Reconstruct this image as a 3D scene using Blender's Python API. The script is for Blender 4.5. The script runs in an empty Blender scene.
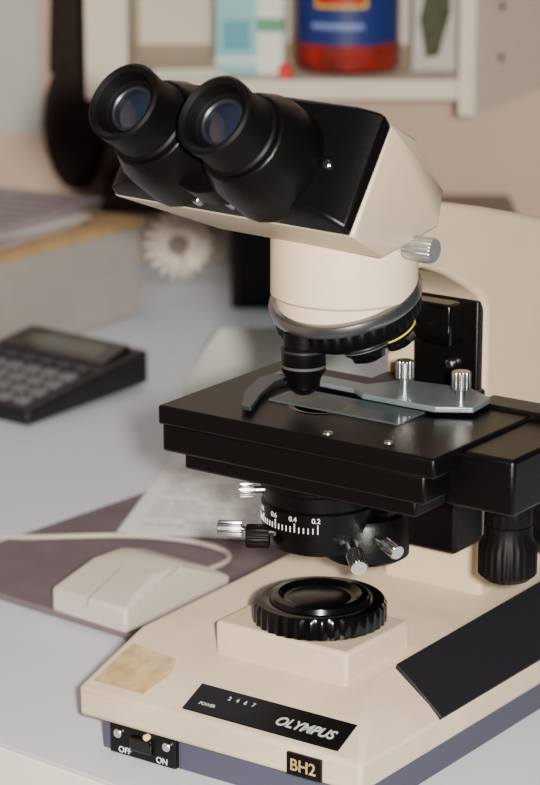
import bpy, bmesh, math, random
from mathutils import Vector, Matrix
random.seed(4)
S=0.001
# ------------------------------------------------------------------ helpers
def lin(c):
    return tuple((x/255/12.92) if x/255<=0.04045 else ((x/255+0.055)/1.055)**2.4 for x in c)+(1,)
def mat(name,col,rough=0.5,metal=0.0,var=0.0,vscale=60,bump=0.0,bscale=400,spec=0.5,coat=0.0,trans=0.0,ior=1.45,alpha=1.0):
    m=bpy.data.materials.new(name);m.use_nodes=True
    nt=m.node_tree;b=nt.nodes['Principled BSDF']
    c=lin(col);b.inputs['Base Color'].default_value=c
    b.inputs['Roughness'].default_value=rough;b.inputs['Metallic'].default_value=metal
    b.inputs['Specular IOR Level'].default_value=spec;b.inputs['Coat Weight'].default_value=coat
    b.inputs['Transmission Weight'].default_value=trans;b.inputs['IOR'].default_value=ior;b.inputs['Alpha'].default_value=alpha
    tc=nt.nodes.new('ShaderNodeTexCoord')
    if var>0:
        n=nt.nodes.new('ShaderNodeTexNoise');n.inputs['Scale'].default_value=vscale;n.inputs['Detail'].default_value=4
        nt.links.new(tc.outputs['Object'],n.inputs['Vector'])
        r=nt.nodes.new('ShaderNodeValToRGB');r.color_ramp.elements[0].position=.3;r.color_ramp.elements[1].position=.7
        r.color_ramp.elements[0].color=tuple(x*(1-var) for x in c[:3])+(1,);r.color_ramp.elements[1].color=tuple(min(1,x*(1+var*.4)) for x in c[:3])+(1,)
        nt.links.new(n.outputs['Fac'],r.inputs['Fac']);nt.links.new(r.outputs['Color'],b.inputs['Base Color'])
    if bump>0:
        n=nt.nodes.new('ShaderNodeTexNoise');n.inputs['Scale'].default_value=bscale
        nt.links.new(tc.outputs['Object'],n.inputs['Vector'])
        bp=nt.nodes.new('ShaderNodeBump');bp.inputs['Strength'].default_value=bump;bp.inputs['Distance'].default_value=.0005
        nt.links.new(n.outputs['Fac'],bp.inputs['Height']);nt.links.new(bp.outputs['Normal'],b.inputs['Normal'])
    return m
def add(name,me,m,parent=None,bevel=0,smooth=True,seg=2):
    o=bpy.data.objects.new(name,me);bpy.context.collection.objects.link(o)
    if m: me.materials.append(m)
    if parent: o.parent=parent
    if bevel:
        b=o.modifiers.new('bevel','BEVEL');b.width=bevel*S;b.segments=seg;b.limit_method='ANGLE';b.angle_limit=math.radians(25)
    if smooth:
        for p in me.polygons: p.use_smooth=True
        try: me.set_sharp_from_angle(angle=math.radians(35))
        except Exception: pass
    return o
def from_bm(name,bm,*a,**k):
    bmesh.ops.recalc_face_normals(bm,faces=bm.faces)
    me=bpy.data.meshes.new(name);bm.to_mesh(me);bm.free();return add(name,me,*a,**k)
def hull(name,pts,m,parent=None,bevel=1,seg=2):
    bm=bmesh.new()
    for p in pts: bm.verts.new(Vector(p)*S)
    r=bmesh.ops.convex_hull(bm,input=bm.verts)
    bmesh.ops.dissolve_limit(bm,angle_limit=math.radians(2),verts=bm.verts,edges=bm.edges)
    return from_bm(name,bm,m,parent,bevel=bevel,seg=seg)
def box(name,x0,x1,y0,y1,z0,z1,m,parent=None,bevel=.6):
    return hull(name,[(x,y,z) for x in(x0,x1) for y in(y0,y1) for z in(z0,z1)],m,parent,bevel)
def prism(name,poly,axis,a,b,m,parent=None,bevel=1,seg=3):
    bm=bmesh.new()
    def P(p,v):
        if axis=='X': return Vector((v,p[0],p[1]))*S
        if axis=='Y': return Vector((p[0],v,p[1]))*S
        return Vector((p[0],p[1],v))*S
    A=[bm.verts.new(P(p,a)) for p in poly];B=[bm.verts.new(P(p,b)) for p in poly]
    bm.faces.new(A);bm.faces.new(list(reversed(B)));n=len(poly)
    for i in range(n): bm.faces.new([A[i],A[(i+1)%n],B[(i+1)%n],B[i]])
    return from_bm(name,bm,m,parent,bevel=bevel,seg=seg)
def lathe(name,prof,org,axis,m,parent=None,seg=64,knurl=None,kd=.6,bevel=0,a0=0,a1=None):
    """prof: list of (radius, height along axis); knurl: set of profile indices with ridges"""
    ax=Vector(axis).normalized();ref=Vector((0,0,1)) if abs(ax.z)<.9 else Vector((1,0,0))
    e1=ref.cross(ax).normalized();e2=ax.cross(e1);org=Vector(org)
    bm=bmesh.new();rings=[]
    for i,(r,hh) in enumerate(prof):
        if r<=1e-6: rings.append([bm.verts.new((org+ax*hh)*S)]);continue
        ring=[]
        for k in range(seg):
            rr=r-(kd if (knurl and i in knurl and k%4 in(0,1)) else 0);t=2*math.pi*k/seg
            ring.append(bm.verts.new((org+ax*hh+e1*rr*math.cos(t)+e2*rr*math.sin(t))*S))
        rings.append(ring)
    for A,B in zip(rings,rings[1:]):
        for k in range(seg):
            k2=(k+1)%seg
            if len(A)==1 and len(B)==1: break
            if len(A)==1: bm.faces.new([A[0],B[k],B[k2]])
            elif len(B)==1: bm.faces.new([A[k],A[k2],B[0]])
            else: bm.faces.new([A[k],A[k2],B[k2],B[k]])
    if len(rings[0])>1: bm.faces.new(rings[0])
    if len(rings[-1])>1: bm.faces.new(rings[-1])
    return from_bm(name,bm,m,parent,bevel=bevel)
def cyl(name,p0,p1,r,m,parent=None,r1=None,seg=40,knurl=False,ch=.6):
    p0=Vector(p0);p1=Vector(p1);L=(p1-p0).length;r1=r if r1 is None else r1
    return lathe(name,[(0,0),(r-ch,0),(r,ch),(r1,L-ch),(r1-ch,L),(0,L)],p0,p1-p0,m,parent,seg=(72 if knurl else seg),knurl={2,3} if knurl else None,kd=.55)
def tube(name,pts,r,m,parent=None,cyc=False):
    cu=bpy.data.curves.new(name,'CURVE');cu.dimensions='3D';cu.bevel_depth=r*S;cu.bevel_resolution=3
    sp=cu.splines.new('NURBS');sp.points.add(len(pts)-1)
    for q,p in zip(sp.points,pts): q.co=(p[0]*S,p[1]*S,p[2]*S,1)
    sp.use_endpoint_u=True;sp.order_u=3;sp.use_cyclic_u=cyc
    o=bpy.data.objects.new(name,cu);bpy.context.collection.objects.link(o);cu.materials.append(m)
    if parent:o.parent=parent
    return o
def text(name,body,size,org,xd,yd,m,parent=None,ext=.1,shear=0,off=0):
    cu=bpy.data.curves.new(name,'FONT');cu.body=body;cu.size=size*S;cu.extrude=ext*S;cu.shear=shear;cu.offset=off*S
    o=bpy.data.objects.new(name,cu);bpy.context.collection.objects.link(o);cu.materials.append(m)
    xd=Vector(xd).normalized();yd=Vector(yd);yd=(yd-xd*yd.dot(xd)).normalized();zd=xd.cross(yd)
    M=Matrix((xd,yd,zd)).transposed().to_4x4();M.translation=(Vector(org)+zd*.15)*S;o.matrix_world=M
    if parent:o.parent=parent
    return o
def empty(name):
    o=bpy.data.objects.new(name,None);o.empty_display_size=.02;bpy.context.collection.objects.link(o);return o

# ------------------------------------------------------------------ camera
C=Vector((.7174,-1.0566,.5463)); p=math.radians(15.64); a=math.radians(35.3)
h=Vector((-math.sin(a),math.cos(a),0))
F=h*math.cos(p)+Vector((0,0,-math.sin(p)));R=Vector((math.cos(a),math.sin(a),0));U=R.cross(F)
cam=bpy.data.cameras.new('camera');co=bpy.data.objects.new('camera',cam);bpy.context.collection.objects.link(co)
cam.sensor_fit='VERTICAL';cam.sensor_height=36;cam.lens=2690/785*36
M=Matrix((R,U,-F)).transposed().to_4x4();M.translation=C;co.matrix_world=M
cam.dof.use_dof=True;cam.dof.focus_distance=1.31;cam.dof.aperture_fstop=11.5
cam.clip_start=.05
bpy.context.scene.camera=co

# ------------------------------------------------------------------ materials
cream=mat('cream_enamel',(228,208,178),.38,var=.05,vscale=30,bump=.06,bscale=900)
creama=mat('cream_enamel_arm',(204,184,156),.42,var=.06,vscale=20,bump=.06,bscale=900)
cream2=mat('cream_enamel_base',(216,196,170),.42,var=.12,vscale=25,bump=.1,bscale=900)
blk=mat('black_enamel',(6,5,6),.36,bump=.15,bscale=700,spec=.28)
blkg=mat('black_gloss',(5,5,6),.18,coat=.2,spec=.4)
rub=mat('black_rubber',(7,6,7),.5,spec=.2)
plin=mat('plinth_blue_grey',(70,70,88),.5,bump=.1)
padm=mat('handrest_vinyl',(26,26,31),.55,bump=.5,bscale=1400,spec=.3)
chrome=mat('chrome',(225,225,225),.25,1)
satin=mat('satin_metal',(185,187,190),.34,.8,var=.1)
lipm=mat('lip_metal',(150,152,158),.25,.95)
dsat=mat('dull_metal',(70,74,82),.4,.8)
steelg=mat('holder_metal',(112,124,130),.3,.35,var=.25)
fing=mat('holder_finger_metal',(60,70,80),.35,.6,var=.15)
glass=mat('lens_glass',(24,30,44),.04,coat=1,spec=1)
fglass=mat('field_lens_dark_glass',(6,6,8),.25,spec=.4)
white=mat('white_marking',(235,235,230),.6)
greyb=mat('grey_marking',(70,70,70),.6)
silvert=mat('label_silver',(200,200,200),.4,.2)
labelb=mat('label_black',(9,9,10),.35,spec=.3)
yellow=mat('yellow_ring',(210,190,40),.4)
tape=mat('old_tape',(196,166,118),.45,var=.35,vscale=120,coat=.3)

# ================================================================== MICROSCOPE
mic=empty('microscope')
# base
hull('base_body',[(x,y,z) for x in(-99,73) for y in(-72,215) for z in(19,34)]+[(-93,-28,54),(-90,215,60),(46,-26,55),(46,215,60)],cream2,mic,bevel=2.2,seg=3)
box('base_plinth',-91,67,-63,208,0,20,plin,mic,1)
hull('base_handrest',[(47.5,-2,57.3),(47.5,215,60.5),(74.5,-2,35),(74.5,215,35),(46,-2,54),(46,215,58),(72,-2,32),(72,215,32)],padm,mic,.8)
prism('illuminator_block',[(-42,-32),(38,-32),(38,25),(-42,25)],'Z',46,70,cream2,mic,bevel=2)
lathe('field_lens_ring',[(0,0),(31,0),(34,1.5),(34,10),(32.5,12),(28,12.6),(25.5,12),(24.5,14.4),(21,15),(18,12.5),(0,12)],(0,0,69.5),(0,0,1),blkg,mic,seg=144,knurl={2,3},kd=.9)
lathe('field_lens_glass',[(0,0),(17,0),(15,1),(0,1.6)],(0,0,81.4),(0,0,1),fglass,mic)
# name plate on the sloping front
sl=(54.5-34)/(46.0)
def fz(y): return 34+(y+72)*sl
n=Vector((0,-sl,1)).normalized()
def onslope(x,y,o=0): v=Vector((x,y,fz(y)))+n*o; return tuple(v)
hull('name_plate',[onslope(x,y,o) for x in(-36,57) for y in(-68,-51) for o in(-1,.7)],labelb,mic,.3)
text('name_plate_lettering','OLYMPUS',7.8,onslope(16,-63,.8),(1,0,0),(0,1,sl),silvert,mic,.15,.25,.14)
text('power_scale','2   4   6   7',3.6,onslope(-16,-57,.8),(1,0,0),(0,1,sl),silvert,mic)
text('power_word','POWER',2.8,onslope(-29,-63.5,.8),(1,0,0),(0,1,sl),silvert,mic)
hull('old_tape',[onslope(x,y,o) for (x,y) in [(-94,-66),(-62,-66),(-56,-50),(-60,-41),(-90,-38)] for o in(-.5,.3)],tape,mic,0)
box('model_badge',31,51,-73.6,-71,20,31.5,labelb,mic,.3)
text('model_badge_lettering','BH2',8.5,(33,-73.6,22.8),(1,0,0),(0,0,1),tape,mic,.1,0,.1)
box('switch_panel',-84,-42,-66,-62,0.5,17,labelb,mic,.8)
box('rocker_switch',-70,-56,-68,-65,5,13,blkg,mic,1)
text('switch_off','OFF',4.6,(-78,-66.2,2),(1,0,0),(0,0,1),white,mic)
text('switch_on','ON',4.6,(-54,-66.2,2),(1,0,0),(0,0,1),white,mic)
for i,x in enumerate((-78,-47)): cyl('switch_screw_%d'%i,(x,-66,12),(x,-67.6,12),2.4,chrome,mic,seg=20,ch=.3)
cyl('switch_lamp',(-59,-66,14.5),(-59,-68.5,14.5),1.7,mat('lamp_lens',(240,210,150),.3),mic,ch=.2)
for i,(x,y) in enumerate([(-80,-50),(58,-50),(-80,190),(58,190)]): cyl('foot_%d'%i,(x,y,0),(x,y,3),8,rub,mic)

# arm (one profile)
armp=[(10,268),(12,276),(49,280),(100,269),(150,256),(190,244),(216,226),(224,196),(224,50),(106,50),(106,214),(100,222),(86,230),(66,240),(46,247),(20,250)]
prism('arm',armp,'X',-31,31,creama,mic,bevel=3,seg=3)
box('arm_dovetail',-10,29,101,107,104,219,blk,mic,1)
box('focus_block',-30,31.5,78,107,88,172,blk,mic,2)
for s in(1,-1):
    cyl('coarse_focus_knob',(s*31,170,92),(s*56,170,92),27,rub,mic,knurl=True)
    cyl('fine_focus_knob',(s*56,170,92),(s*72,170,92),15,rub,mic,knurl=True)
# small fittings on the dovetail behind the nosepiece
cyl('dovetail_lock_screw',(8,101,206),(8,96,206),3.5,dsat,mic,seg=24)
cyl('dovetail_stop_screw',(14,101,184),(14,97,184),2.4,chrome,mic,seg=24)
hull('nosepiece_slide_block',[(x,y,z) for x in(-8,20) for y in(88,102) for z in(196,218)],blkg,mic,1.5)
# boss under the head
lathe('head_boss',[(0,0),(33,0),(34,6),(34,8),(36.5,10),(36.5,43),(33,46),(0,46)],(0,20,226),(0,0,1),cream,mic,seg=96,bevel=0)
# nosepiece (tilted)
th=math.radians(19);dn=Vector((0,math.sin(th),-math.cos(th)));T0=Vector((0,20,237))
lathe('nosepiece_collar',[(0,-8),(32,-8),(34.5,0),(0,0)],T0,dn,cream,mic,seg=96)
lathe('nosepiece_silver_lip',[(0,-1),(36,-1),(37.6,0),(38.6,2.4),(38.4,5),(36.6,6),(0,6)],T0,dn,lipm,mic,seg=96)
lathe('nosepiece_turret',[(0,3),(35.5,5.8),(36.8,6.4),(36.8,13.5),(35.5,15),(31,16),(27,21),(0,22)],T0,dn,rub,mic,seg=160,knurl={2,3},kd=.9)
e1=Vector((1,0,0));e2=Vector((0,math.cos(th),math.sin(th)))
for i,(deg,L,cc) in enumerate([(0,31,greyb),(66,14,greyb),(126,18,yellow),(216,15,greyb),(290,22,greyb)]):
    f=math.radians(deg-14);rad=e1*math.sin(f)-e2*math.cos(f);d=dn*math.cos(th)+rad*math.sin(th)
    o=T0+dn*17+rad*19
    if i==0: d=Vector((0,0,-1));o=Vector((-7,-5,216));L=28
    lathe('objective_%d'%i,[(0,-4),(10,-4),(10,3),(11,4),(11,L*.55),(8.6,L*.7),(8,L*.86),(4,L-.5),(0,L)],o,d,blkg if i else blk,mic,seg=48)
    lathe('objective_band_%d'%i,[(11.1,L*.44),(11.3,L*.45),(11.3,L*.48),(11.1,L*.49)],o,d,cc,mic,seg=48)
    lathe('objective_collar_%d'%i,[(11.1,4.4),(11.4,4.8),(11.4,5.4),(11.1,5.8)],o,d,dsat,mic,seg=48)

# stage
box('stage_plate',-67,94,-45,60,172,182,blk,mic,1.4)
box('stage_lower_plate',-65.5,88,-43.5,58,158,172.4,blk,mic,1.5)
box('stage_guide_plate',-56,80,-38,54,149,158.2,blk,mic,1.5)
box('stage_cross_slide',84,122,-20,46,152,180,blk,mic,2)
box('stage_rack',62,118,44,62,160,184,blk,mic,1.5)
lathe('stage_aperture',[(13,0),(15,.3),(15.4,.3),(16,0)],(0,0,182),(0,0,1),blkg,mic)
# slide holder
prism('slide_holder_plate',[(2,24),(14,16),(56,16),(72,26),(70,46),(52,56),(16,50)],'Z',184,187,steelg,mic,.6)
prism('slide_holder_bar',[(-45,24),(62,20),(62,31),(-38,35),(-45,32)],'Z',184,186.6,steelg,mic,.5)
prism('slide_holder_finger',[(-45,32),(-47,14),(-39,-10),(-24,-34),(-18,-34),(-29,-10),(-36,12),(-36,32)],'Z',184,186.2,fing,mic,.5)
box('slide_holder_rail',-30,64,26,32,181.5,184.4,blk,mic,.5)
prism('glass_slide',[(-26,-8),(50,-8),(50,17),(-26,17)],'Z',182.2,183.3,mat('slide_glass',(90,104,112),.08,coat=.8,alpha=.35),mic,.2)
for i,(x,y) in enumerate([(26,36),(60,34)]):
    cyl('holder_thumbscrew_%d'%i,(x,y,192.5),(x,y,201.5),4.8,chrome,mic,knurl=True);cyl('holder_screw_stem_%d'%i,(x,y,186),(x,y,193),2.6,chrome,mic)
for i,(x,y) in enumerate([(30,-38),(62,-34)]): lathe('stage_screw_%d'%i,[(0,0),(2.6,0),(2.2,.9),(0,1)],(x,y,182),(0,0,1),chrome,mic,seg=20)
# coaxial stage drive
cyl('stage_drive_stem',(92,28,104),(92,28,160),5,blk,mic)
box('stage_drive_bracket',70,106,12,48,146,160,blk,mic,2)
cyl('stage_drive_upper_knob',(92,28,131),(92,28,145),12,rub,mic,knurl=True)
cyl('stage_drive_collar',(92,28,144),(92,28,147),7,chrome,mic)
lathe('stage_drive_lower_knob',[(0,0),(11,0),(14.5,3),(14.5,17),(12,22),(12,28),(0,28)],(92,28,103),(0,0,1),rub,mic,seg=96,knurl={2,3})
# substage / condenser
box('substage_carrier',-34,36,8,78,126,158,blk,mic,3)
lathe('condenser_body',[(0,0),(20,0),(25,2),(25,12),(29.5,13),(29.5,24),(28,25),(28,32),(31,34),(31,50),(0,50)],(0,0,110),(0,0,1),blk,mic,seg=96)
for k in range(21):
    t=math.radians(-150+k*4.6);r=29.5;v=Vector((math.cos(t),math.sin(t),0))
    L=2.8 if k%5 else 4.6;o=v*r
    q=Vector((-v.y,v.x,0))*.24
    hull('scale_tick_%d'%k,[tuple(o+w+v*e+Vector((0,0,z))) for w in(q,-q) for e in(-.3,.25) for z in(125,125+L)],white,mic,0)
for k,s in enumerate(['.9','0.8','0.6','0.4','0.2']):
    t=math.radians(-152+k*23);v=Vector((math.cos(t),math.sin(t),0));tt=Vector((-v.y,v.x,0))
    text('scale_number_%d'%k,s,3.6,tuple(v*29.7-tt*2+Vector((0,0,130.6))),tt,(0,0,1),white,mic,.05)
cyl('condenser_centering_screw_0',(-26,-20,139),(-32,-25,139),4,chrome,mic,knurl=True);cyl('centering_stem_0',(-16,-12,139),(-27,-21,139),2,chrome,mic)
cyl('condenser_lever_knob',(-14,-24,118),(-24,-30,118),6,rub,mic,knurl=True)
cyl('condenser_aux_knob',(-29,-26,119.5),(-40,-32,119.5),4.2,chrome,mic,knurl=True);cyl('aux_stem',(-10,-20,119.5),(-31,-27,119.5),1.8,chrome,mic)
cyl('condenser_clamp_0',(30,-14,115),(38,-22,111),4.6,chrome,mic,knurl=True);cyl('condenser_clamp_stem_0',(16,0,119),(32,-16,114),3,chrome,mic)
cyl('condenser_clamp_1',(40,-2,119),(50,-6,117),4,chrome,mic,knurl=True);cyl('clamp_stem_1',(20,4,120),(42,-3,118.5),2.5,chrome,mic)
lathe('condenser_swing_lens',[(0,0),(19,0),(22,2),(22,20),(20,23),(0,23)],(18,14,104),(0,0,1),blk,mic,seg=72)

# ---------------- head (local frame, turned slightly)
hd=empty('head');hd.parent=mic;hd.rotation_euler=(0,0,math.radians(-5))
W=72
fa=Vector((0,-39,335));fd=Vector((0,-69,289));up=(fa-fd).normalized();e=Vector((0,-up.z,up.y)).normalized()   # e: outward from front face
hull('head_casting',[(s*W,fa.y,fa.z) for s in(1,-1)]+[(s*(W+2),fd.y,fd.z) for s in(1,-1)]+[(s*52,-17,267) for s in(1,-1)]+[(s*33,50,268) for s in(1,-1)]+[(s*34,53,286) for s in(1,-1)]+[(s*43,18,318) for s in(1,-1)]+[(s*(W-4),fa.y+6,fa.z) for s in(1,-1)],cream,hd,bevel=2,seg=3)
def fp(x,v,o): # point on front face: v from 0 (bottom) to 1 (top), o outward
    q=fd.lerp(fa,v)+e*o;return (x,q.y,q.z)
hull('head_front_housing',[fp(s*(W+.5),.0,-1) for s in(1,-1)]+[fp(s*W,1.0,-1) for s in(1,-1)]+[fp(s*(W-.5),.03,5) for s in(1,-1)]+[fp(s*(W-1),1.06,6) for s in(1,-1)]+[fp(s*56,.1,12) for s in(1,-1)]+[fp(s*60,1.04,13) for s in(1,-1)],blk,hd,bevel=1.5)
cyl('head_pivot_disc',fp(-3,.5,10),fp(-3,.5,24),27,blk,hd,seg=64)
for i,x in enumerate((-30.5,24.5)):
    o=Vector(fp(x,.46,-1))
    hull('eyepiece_arm_%d'%i,[tuple(o+e*k+Vector((sx,0,0))+up*sy) for k,rr in((6,28),(28,27),(40,22)) for sx,sy in[(rr*math.cos(t*math.pi/10),rr*math.sin(t*math.pi/10)) for t in range(20)]],blk,hd,.8)
    lathe('eyepiece_tube_%d'%i,[(0,26),(19,26),(19,36),(20,37),(20,42),(19,43),(18.8,48),(18.6,52),(19.2,57),(19.4,62),(18,63),(15.6,61.5),(13.8,56),(11.5,54.5),(0,54.5)],o,e,rub,hd,seg=72)
    lathe('eyepiece_silver_ring_%d'%i,[(20,38.8),(20.2,39),(20.2,39.4),(20,39.6)],o,e,greyb,hd,seg=72)
    lathe('eye_lens_rim_%d'%i,[(9.9,55),(10.6,55.8),(11.1,55.5),(11.4,54.2)],o,e,dsat,hd,seg=48)
    lathe('eye_lens_%d'%i,[(10.4,54.6),(9,55.3),(6,56.3),(3,56.9),(0,57)],o,e,glass,hd,seg=48)
for i,(x,v) in enumerate([(-14,.04),(6,.06),(56,.5),(-3,.9)]):
    cyl('head_screw_%d'%i,fp(x,v,5),fp(x,v,10 if i<2 else 14),2.0,chrome,hd,seg=20,ch=.3)
cyl('head_clamp_stem',(22,14,265),(42,14,265),3,chrome,mic);cyl('head_clamp_knob',(40,14,265),(56,14,265),6,satin,mic,knurl=True)

# ================================================================== DESK
desk_poly=[(-1000,-25),(600,-149),(670,750),(-128,1390),(-935,815)]
desk=empty('desk')
deskm=mat('desk_laminate',(222,230,238),.45,var=.04,vscale=8)
edgem=mat('desk_edge_band',(244,240,232),.4)
prism('desk_top',desk_poly,'Z',-28,0,deskm,desk,bevel=2)
prism('desk_front_edge_band',[(-1000,-28),(600,-152),(600,-148),(-1000,-24)],'Z',-28,.4,edgem,desk,bevel=1)
legm=mat('desk_leg_paint',(120,118,115),.5)
for i,(x,y) in enumerate([(-940,20),(540,-90),(600,700),(-150,1280),(-880,760)]):
    box('leg_%d'%i,x-25,x+25,y-25,y+25,-750,-28,legm,desk,2)

# mouse pad, mouse
padmt=mat('mouse_pad_fabric',(114,100,106),.85,var=.12,vscale=40,bump=.4,bscale=1800)
mp=empty('mouse_pad')
prism('pad_sheet',[(-345,78),(-104,58),(-88,262),(-328,282)],'Z',0,4.5,padmt,mp,bevel=1.2)
mo=empty('computer_mouse')
mcr=mat('mouse_plastic',(200,192,180),.45,var=.03)
hull('body',[(-246,84,5),(-188,79,5),(-178,166,5),(-236,171,5),(-246,84,19),(-188,79,19),(-178,166,17),(-236,171,17),(-238,112,31),(-191,108,31),(-186,128,33),(-232,132,33),(-232,152,27),(-185,148,27)],mcr,mo,bevel=2,seg=3)
gap=mat('mouse_seam',(140,130,120),.6)
hull('button_seam',[(-217.5,81,19.2),(-216.9,81,19.2),(-214.2,110,31.2),(-214.8,110,31.2),(-217.5,81,15),(-216.9,81,15),(-214.2,110,27),(-214.8,110,27)],gap,mo,0)
tube('cable',[(-209,164,12),(-205,190,9),(-215,222,7),(-250,228,7),(-290,215,7),(-330,180,7),(-370,165,3),(-450,180,3),(-600,210,3)],1.5,mcr,mo)
mo.location=(.014,-.018,0)

# printed sheet
ps=empty('printed_sheet')
box('sheet',-55,55,-110,110,0,.4,mat('paper_white',(246,246,244),.8),ps,0)
ink=mat('printed_ink',(84,86,96),.8)
bm=bmesh.new()
for r in range(20):
    y=-94+r*9.6;x=-44
    while x<44:
        w_=random.uniform(6,16);x2=min(x+w_,44)
        if random.random()<.75:
            vs=[bm.verts.new(Vector(q)*S) for q in((x,y,.45),(x2,y,.45),(x2,y+1.8,.45),(x,y+1.8,.45))];bm.faces.new(vs)
        x=x2+2.2
from_bm('print_lines',bm,ink,ps)
ps.location=(-.286,.322,.0055);ps.rotation_euler=(0,0,math.radians(25))
# calculator
ca=empty('desk_calculator')
cbody=mat('calculator_body',(20,20,26),.4,var=.1);ckey=mat('calculator_key',(108,108,112),.5);cdis=mat('calculator_display',(74,84,78),.2,coat=.5);cdk=mat('calculator_key_dark',(52,52,60),.5)
hull('body',[(0,0,0),(124,0,0),(124,134,4),(0,134,4),(0,0,11),(124,0,11),(124,134,30),(0,134,30)],cbody,ca,bevel=3,seg=3)
def cz(y): return 11+19*y/134
hull('display_bezel',[(10,92,cz(92)-.5),(114,92,cz(92)-.5),(114,126,cz(126)-.5),(10,126,cz(126)-.5),(10,92,cz(92)+1.5),(114,92,cz(92)+1.5),(112,126,cz(126)+5),(12,126,cz(126)+5)],mat('bezel',(14,14,18),.25,coat=.5),ca,1)
hull('display',[(24,98,cz(98)+2),(100,98,cz(98)+2),(100,116,cz(116)+4.6),(24,116,cz(116)+4.6),(24,98,cz(98)),(100,98,cz(98)),(100,116,cz(116)),(24,116,cz(116))],cdis,ca,.2)
for r in range(5):
    for c in range(6):
        x=10+c*18;y=9+r*16
        hull('key_%d_%d'%(r,c),[(x+dx,y+dy,cz(y+dy)+z) for dx in(0,13) for dy in(0,10.5) for z in(-.5,3)],cdk if (c==0 or r==4) else ckey,ca,1)
ca.location=(-.623,.366,0);ca.rotation_euler=(0,0,math.radians(-3))

# side cabinet with magazines
cb=empty('low_cabinet')
cbm=mat('cabinet_paint',(172,164,158),.5,var=.05);cbe=mat('cabinet_wood_edge',(196,160,114),.5,var=.2,vscale=80)
prism('carcass',[(-645,330),(-640,672),(-860,672),(-930,640),(-930,330)],'Z',0,76,cbm,cb,bevel=2)
prism('wood_edge_top',[(-642,328),(-636,676),(-862,676),(-934,642),(-934,328)],'Z',76,82,cbe,cb,bevel=1)
mg=empty('magazine_stack')
cols=[(176,164,166),(196,190,188),(158,146,152)]
for i,(dx,dy,rz,sx,sy) in enumerate([(-746,480,4,186,280),(-758,505,-4,180,270),(-746,560,7,160,210)]):
    o=box('magazine_%d'%i,-sx/2,sx/2,-sy/2,sy/2,0,4,mat('magazine_cover_%d'%i,cols[i],.45,var=.1,vscale=20),mg,.4)
    o.location=(dx*S,dy*S,(82.2+i*4.1)*S);o.rotation_euler=(0,0,math.radians(rz))
    im=mat('magazine_print_%d'%i,tuple(c*.74 for c in cols[i]),.5)
    bm=bmesh.new()
    for r in range(9):
        y=-sy/2+14+r*(sy-20)/9
        for x0,x1 in((-sx/2+10,-6),(6,sx/2-10)):
            vs=[bm.verts.new(Vector(q)*S) for q in((x0,y,4.1),(x1,y,4.1),(x1,y+9,4.1),(x0,y+9,4.1))];bm.faces.new(vs)
    q=from_bm('print_%d'%i,bm,im,o)

# curled grey sheet behind the stage
bm=bmesh.new();N=24;va=[]
for i in range(N+1):
    t=i/N;ang=t*1.3
    x=-t*8;y=math.sin(ang)*70;z=(1-math.cos(ang))*52
    inset=34*t*t
    va.append((bm.verts.new(Vector((x+inset,y,z+.5))*S),bm.verts.new(Vector((x+130,y+10,z+.5))*S)))
for A,B in zip(va,va[1:]): bm.faces.new([A[0],A[1],B[1],B[0]])
cs=from_bm('curled_paper_sheet',bm,mat('grey_paper',(186,190,180),.7,var=.05),None)
cs.location=(-.45,.48,.0);cs.rotation_euler=(0,0,math.radians(34))

# ================================================================== ROOM (wall frame u along R, w along h)
def wl(u,w,z): v=R*u+h*w; return (v.x,v.y,z)
def wbox(name,u0,u1,w0,w1,z0,z1,m,parent=None,bevel=.8):
    return hull(name,[wl(u,w,z) for u in(u0,u1) for w in(w0,w1) for z in(z0,z1)],m,parent,bevel)
wallm=mat('wall_paint',(208,182,164),.8,var=.04,vscale=5,bump=.1,bscale=200)
wbox('wall_back',-1600,1500,1225,1285,-750,1700,wallm,None,0)
wbox('floor',-1600,1500,-1700,1285,-790,-750,mat('floor_vinyl',(130,122,112),.6,var=.15,vscale=12),None,0)
wbox('wall_left',-1660,-1600,-1700,1285,-750,1700,wallm,None,0)
wbox('baseboard_back',-1600,1500,1212,1225,-750,-660,mat('baseboard_paint',(220,214,204),.5),None,1)
wbox('cable_trunking',-215,200,1110,1205,0,45,mat('trunking_plastic',(146,134,124),.6),None,2)
# shelf unit on the wall
sh=empty('wall_shelf')
shm=mat('shelf_laminate',(226,212,194),.5,var=.04);shb=mat('shelf_back_panel',(222,212,200),.6)
wbox('shelf_board',-150,140,1000,1224,168,185,shm,sh)
wbox('back_panel',-180,160,1215,1224,168,520,shb,sh)
wbox('left_upright',-182,-146,1000,1224,168,520,shm,sh)
wbox('top_board',-182,150,1000,1224,520,536,shm,sh)
hull('right_upright',[wl(u,w,z) for (u,w) in[(134,985),(148,982),(262,1222),(246,1224)] for z in(157,536)],shm,sh,1)
hole=mat('hole_dark',(40,34,30),.8)
for i,z in enumerate((243,199)):
    c=Vector(wl(174,1036,z));nn=Vector(wl(240,-114,0)).normalized()
    cyl('peg_hole_%d'%i,c-nn*.5,c+nn*1.5,3.6,hole,sh,seg=20,ch=.2)
# pinned note sheets left of the shelf
wbox('paper_notice',-420,-240,1219,1224,100,420,mat('notice_paper',(190,192,190),.6,var=.05),None,.4)

def wpos(u,w,z): v=R*u+h*w; return Vector((v.x,v.y,z))*S
def orient(o,u,w,z,rz=0): o.location=wpos(u,w,z);o.rotation_euler=(0,0,a+math.radians(rz))
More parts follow.
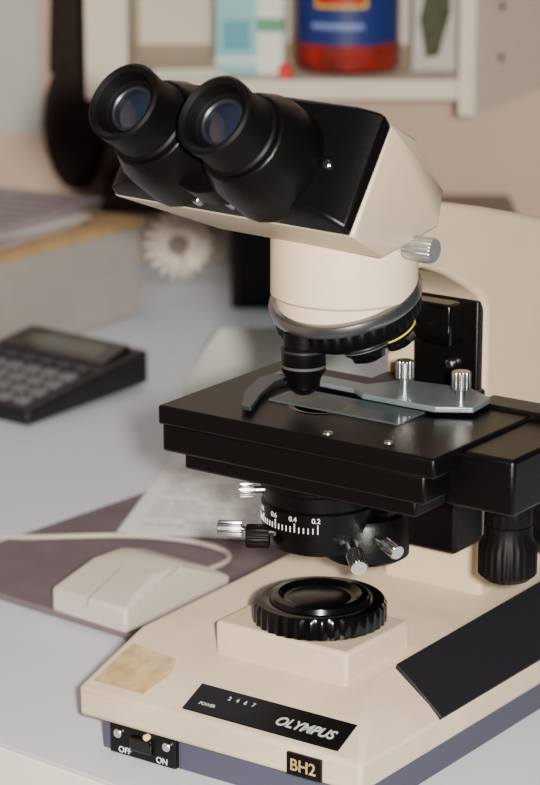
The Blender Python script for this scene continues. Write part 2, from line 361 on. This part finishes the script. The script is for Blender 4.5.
# added dark shape beside the shelf, dark telephone on the trunking, added dark block behind the microscope
bgm=mat('dark_shape_brown',(38,27,24),.9,var=.3,vscale=30,bump=.5,bscale=200)
hb=empty('added_dark_shape')  # no known object: dark form added where the eyepiece shadow falls
hull('dark_shape_body',[(32*math.cos(t*math.pi/8),y,62+66*math.sin(t*math.pi/8)) for t in range(16) for y in(-4,)]+[(26*math.cos(t*math.pi/8),y,62+58*math.sin(t*math.pi/8)) for t in range(16) for y in(-34,)],bgm,hb,6,3)
hull('dark_shape_neck',[(x,y,z) for (x,z) in((-24,110),(24,110),(-19,220),(17,220)) for y in(-20,-3)],bgm,hb,4,3)
cyl('dark_shape_hook',(0,-1,212),(0,-26,212),3,chrome,hb)
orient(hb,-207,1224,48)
ph=empty('desk_telephone')
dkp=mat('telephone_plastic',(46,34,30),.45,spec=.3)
hull('phone_body',[(x,y,z) for x in(-62,62) for (y,z) in((-40,0),(40,0),(40,26),(-40,12))],dkp,ph,3,3)
hull('handset_grip',[(x,y,z) for x in(-52,52) for y in(10,28) for z in(32,42)],dkp,ph,4,3)
for i,s in enumerate((-1,1)): hull('handset_end_%d'%i,[(s*44+x,y,z) for x in(-14,14) for y in(4,34) for z in(22,40)],dkp,ph,5,3)
orient(ph,-118,1158,45.2)
db=empty('added_dark_block')  # dark block added to fill the boss's shadow area, no box identified there
box('dark_block_body',-50,50,-36,36,0,84,mat('dark_block_tone',(26,20,20),.7),db,2)
box('dark_block_top',-52,52,-38,38,74,96,mat('dark_block_top_tone',(30,24,22),.7),db,2)
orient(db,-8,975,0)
# boxes on the shelf
tb=empty('teal_carton')
box('carton',-18,18,-12,12,0,120,mat('teal_card',(140,200,204),.5,var=.05),tb,.6)
box('carton_panel',-12,12,-12.6,-11.8,20,46,mat('teal_print',(80,160,176),.5),tb,.1)
box('carton_band',-18.2,18.2,-12.4,12.4,8,14,mat('pale_print',(210,225,225),.5),tb,.1)
orient(tb,-54,1050,185)
gb=empty('tube_carton')
box('carton',-11.5,11.5,-10,10,0,110,mat('white_card',(236,236,228),.5),gb,.6)
box('green_band',-11.8,11.8,-10.3,10.3,36,48,mat('green_print',(90,160,120),.5),gb,.1)
orient(gb,-24,1045,185,-6)
# jar
jar=empty('storage_jar')
lathe('jar_glass',[(0,0),(42,0),(46,3),(47.5,8),(47.5,84),(44,94),(37,99),(37,104),(0,104)],(0,0,0),(0,0,1),mat('jar_glass',(90,46,34),.06,coat=1,alpha=.4),jar,seg=96)
lathe('jar_contents',[(0,2),(42,2),(45,5),(45.5,10),(45.5,26),(0,28)],(0,0,0),(0,0,1),mat('red_contents',(214,30,22),.35,var=.7,vscale=50),jar,seg=96)
lathe('jar_lid',[(0,103),(40,103),(41,105),(41,118),(39,120),(0,120)],(0,0,0),(0,0,1),mat('jar_lid_plastic',(60,50,46),.4),jar,seg=96,knurl={2,3})
def arc(name,r,a0,a1,z0,z1,m,parent,n=32,th=.3):
    bm=bmesh.new();v=[]
    for i in range(n+1):
        t=math.radians(a0+(a1-a0)*i/n)
        v.append([bm.verts.new(Vector((rr*math.cos(t),rr*math.sin(t),z))*S) for rr in(r,r+th) for z in(z0,z1)])
    for A,B in zip(v,v[1:]):
        bm.faces.new([A[2],B[2],B[3],A[3]]);bm.faces.new([A[0],A[1],B[1],B[0]]);bm.faces.new([A[1],A[3],B[3],B[1]]);bm.faces.new([A[0],B[0],B[2],A[2]])
    return from_bm(name,bm,m,parent)
arc('jar_label',47.7,-155,-25,26,84,mat('label_blue',(26,46,112),.45),jar)
arc('jar_label_yellow',48.1,-126,-70,58,80,mat('label_yellow',(220,180,60),.45),jar)
arc('jar_label_red',48.5,-123,-73,61,78,mat('label_red',(180,24,30),.45),jar)
arc('jar_label_lettering',48.1,-130,-74,40,45,mat('label_text',(120,140,200),.45),jar)
orient(jar,42,1068,185)
rc=empty('red_cap');lathe('cap',[(0,0),(5.4,0),(5.6,1),(5.4,10),(4,12),(0,12)],(0,0,0),(0,0,1),mat('red_cap_plastic',(224,30,24),.35),rc,seg=40);orient(rc,-12,1012,185)
lf=empty('picture_leaflet')
box('card',-19,19,-1,1,0,120,mat('leaflet_card',(200,196,190),.5,var=.15,vscale=60),lf,.2)
hull('leaflet_plant_picture',[(x,y,z) for y in(-1.4,-1) for (x,z) in[(-8,10),(4,12),(14,50),(12,90),(-6,80),(-14,44)]],mat('plant_print',(70,78,52),.6,var=.6,vscale=90),lf,.1)
orient(lf,118,1060,185,8)
cl=empty('folded_papers')
box('paper_a',-34,34,-22,22,0,3,mat('folded_paper_white',(236,234,224),.7),cl,.5)
o=box('paper_b',-28,28,-14,14,3.1,6,mat('folded_paper_cream',(220,220,190),.7),cl,.5)
orient(cl,-98,1035,185.2,6)
# coiled phone cord
pts=[]
for i in range(520):
    t=i/519;A_=t*2*math.pi*.97-1.2;B_=t*2*math.pi*17;r=20+9*math.cos(B_)
    pts.append((r*math.cos(A_),8*math.sin(B_),32+r*math.sin(A_)))
pc=tube('coiled_phone_cord',pts,2.2,mat('cord_plastic',(255,244,228),.5))
orient(pc,-106,1040,.8,10)

# ================================================================== LIGHT
def area(name,loc,target,size,energy,col):
    l=bpy.data.lights.new(name,'AREA');l.size=size;l.energy=energy;l.color=col
    o=bpy.data.objects.new(name,l);bpy.context.collection.objects.link(o);o.location=loc
    o.rotation_euler=(Vector(target)-Vector(loc)).to_track_quat('-Z','Y').to_euler();return o
area('camera_flash',C+R*.055+U*.015-F*.02,C+F*1.5,.04,50,(1,.935,.84))
area('background_fill',(-.9,.75,1.5),(-.7,.7,0),.9,6,(.95,.97,1))  # unseen fill, added to lift the background where the flash falls off
w=bpy.data.worlds.new('world');bpy.context.scene.world=w;w.use_nodes=True
w.node_tree.nodes['Background'].inputs[0].default_value=(.8,.85,1,1);w.node_tree.nodes['Background'].inputs[1].default_value=.07
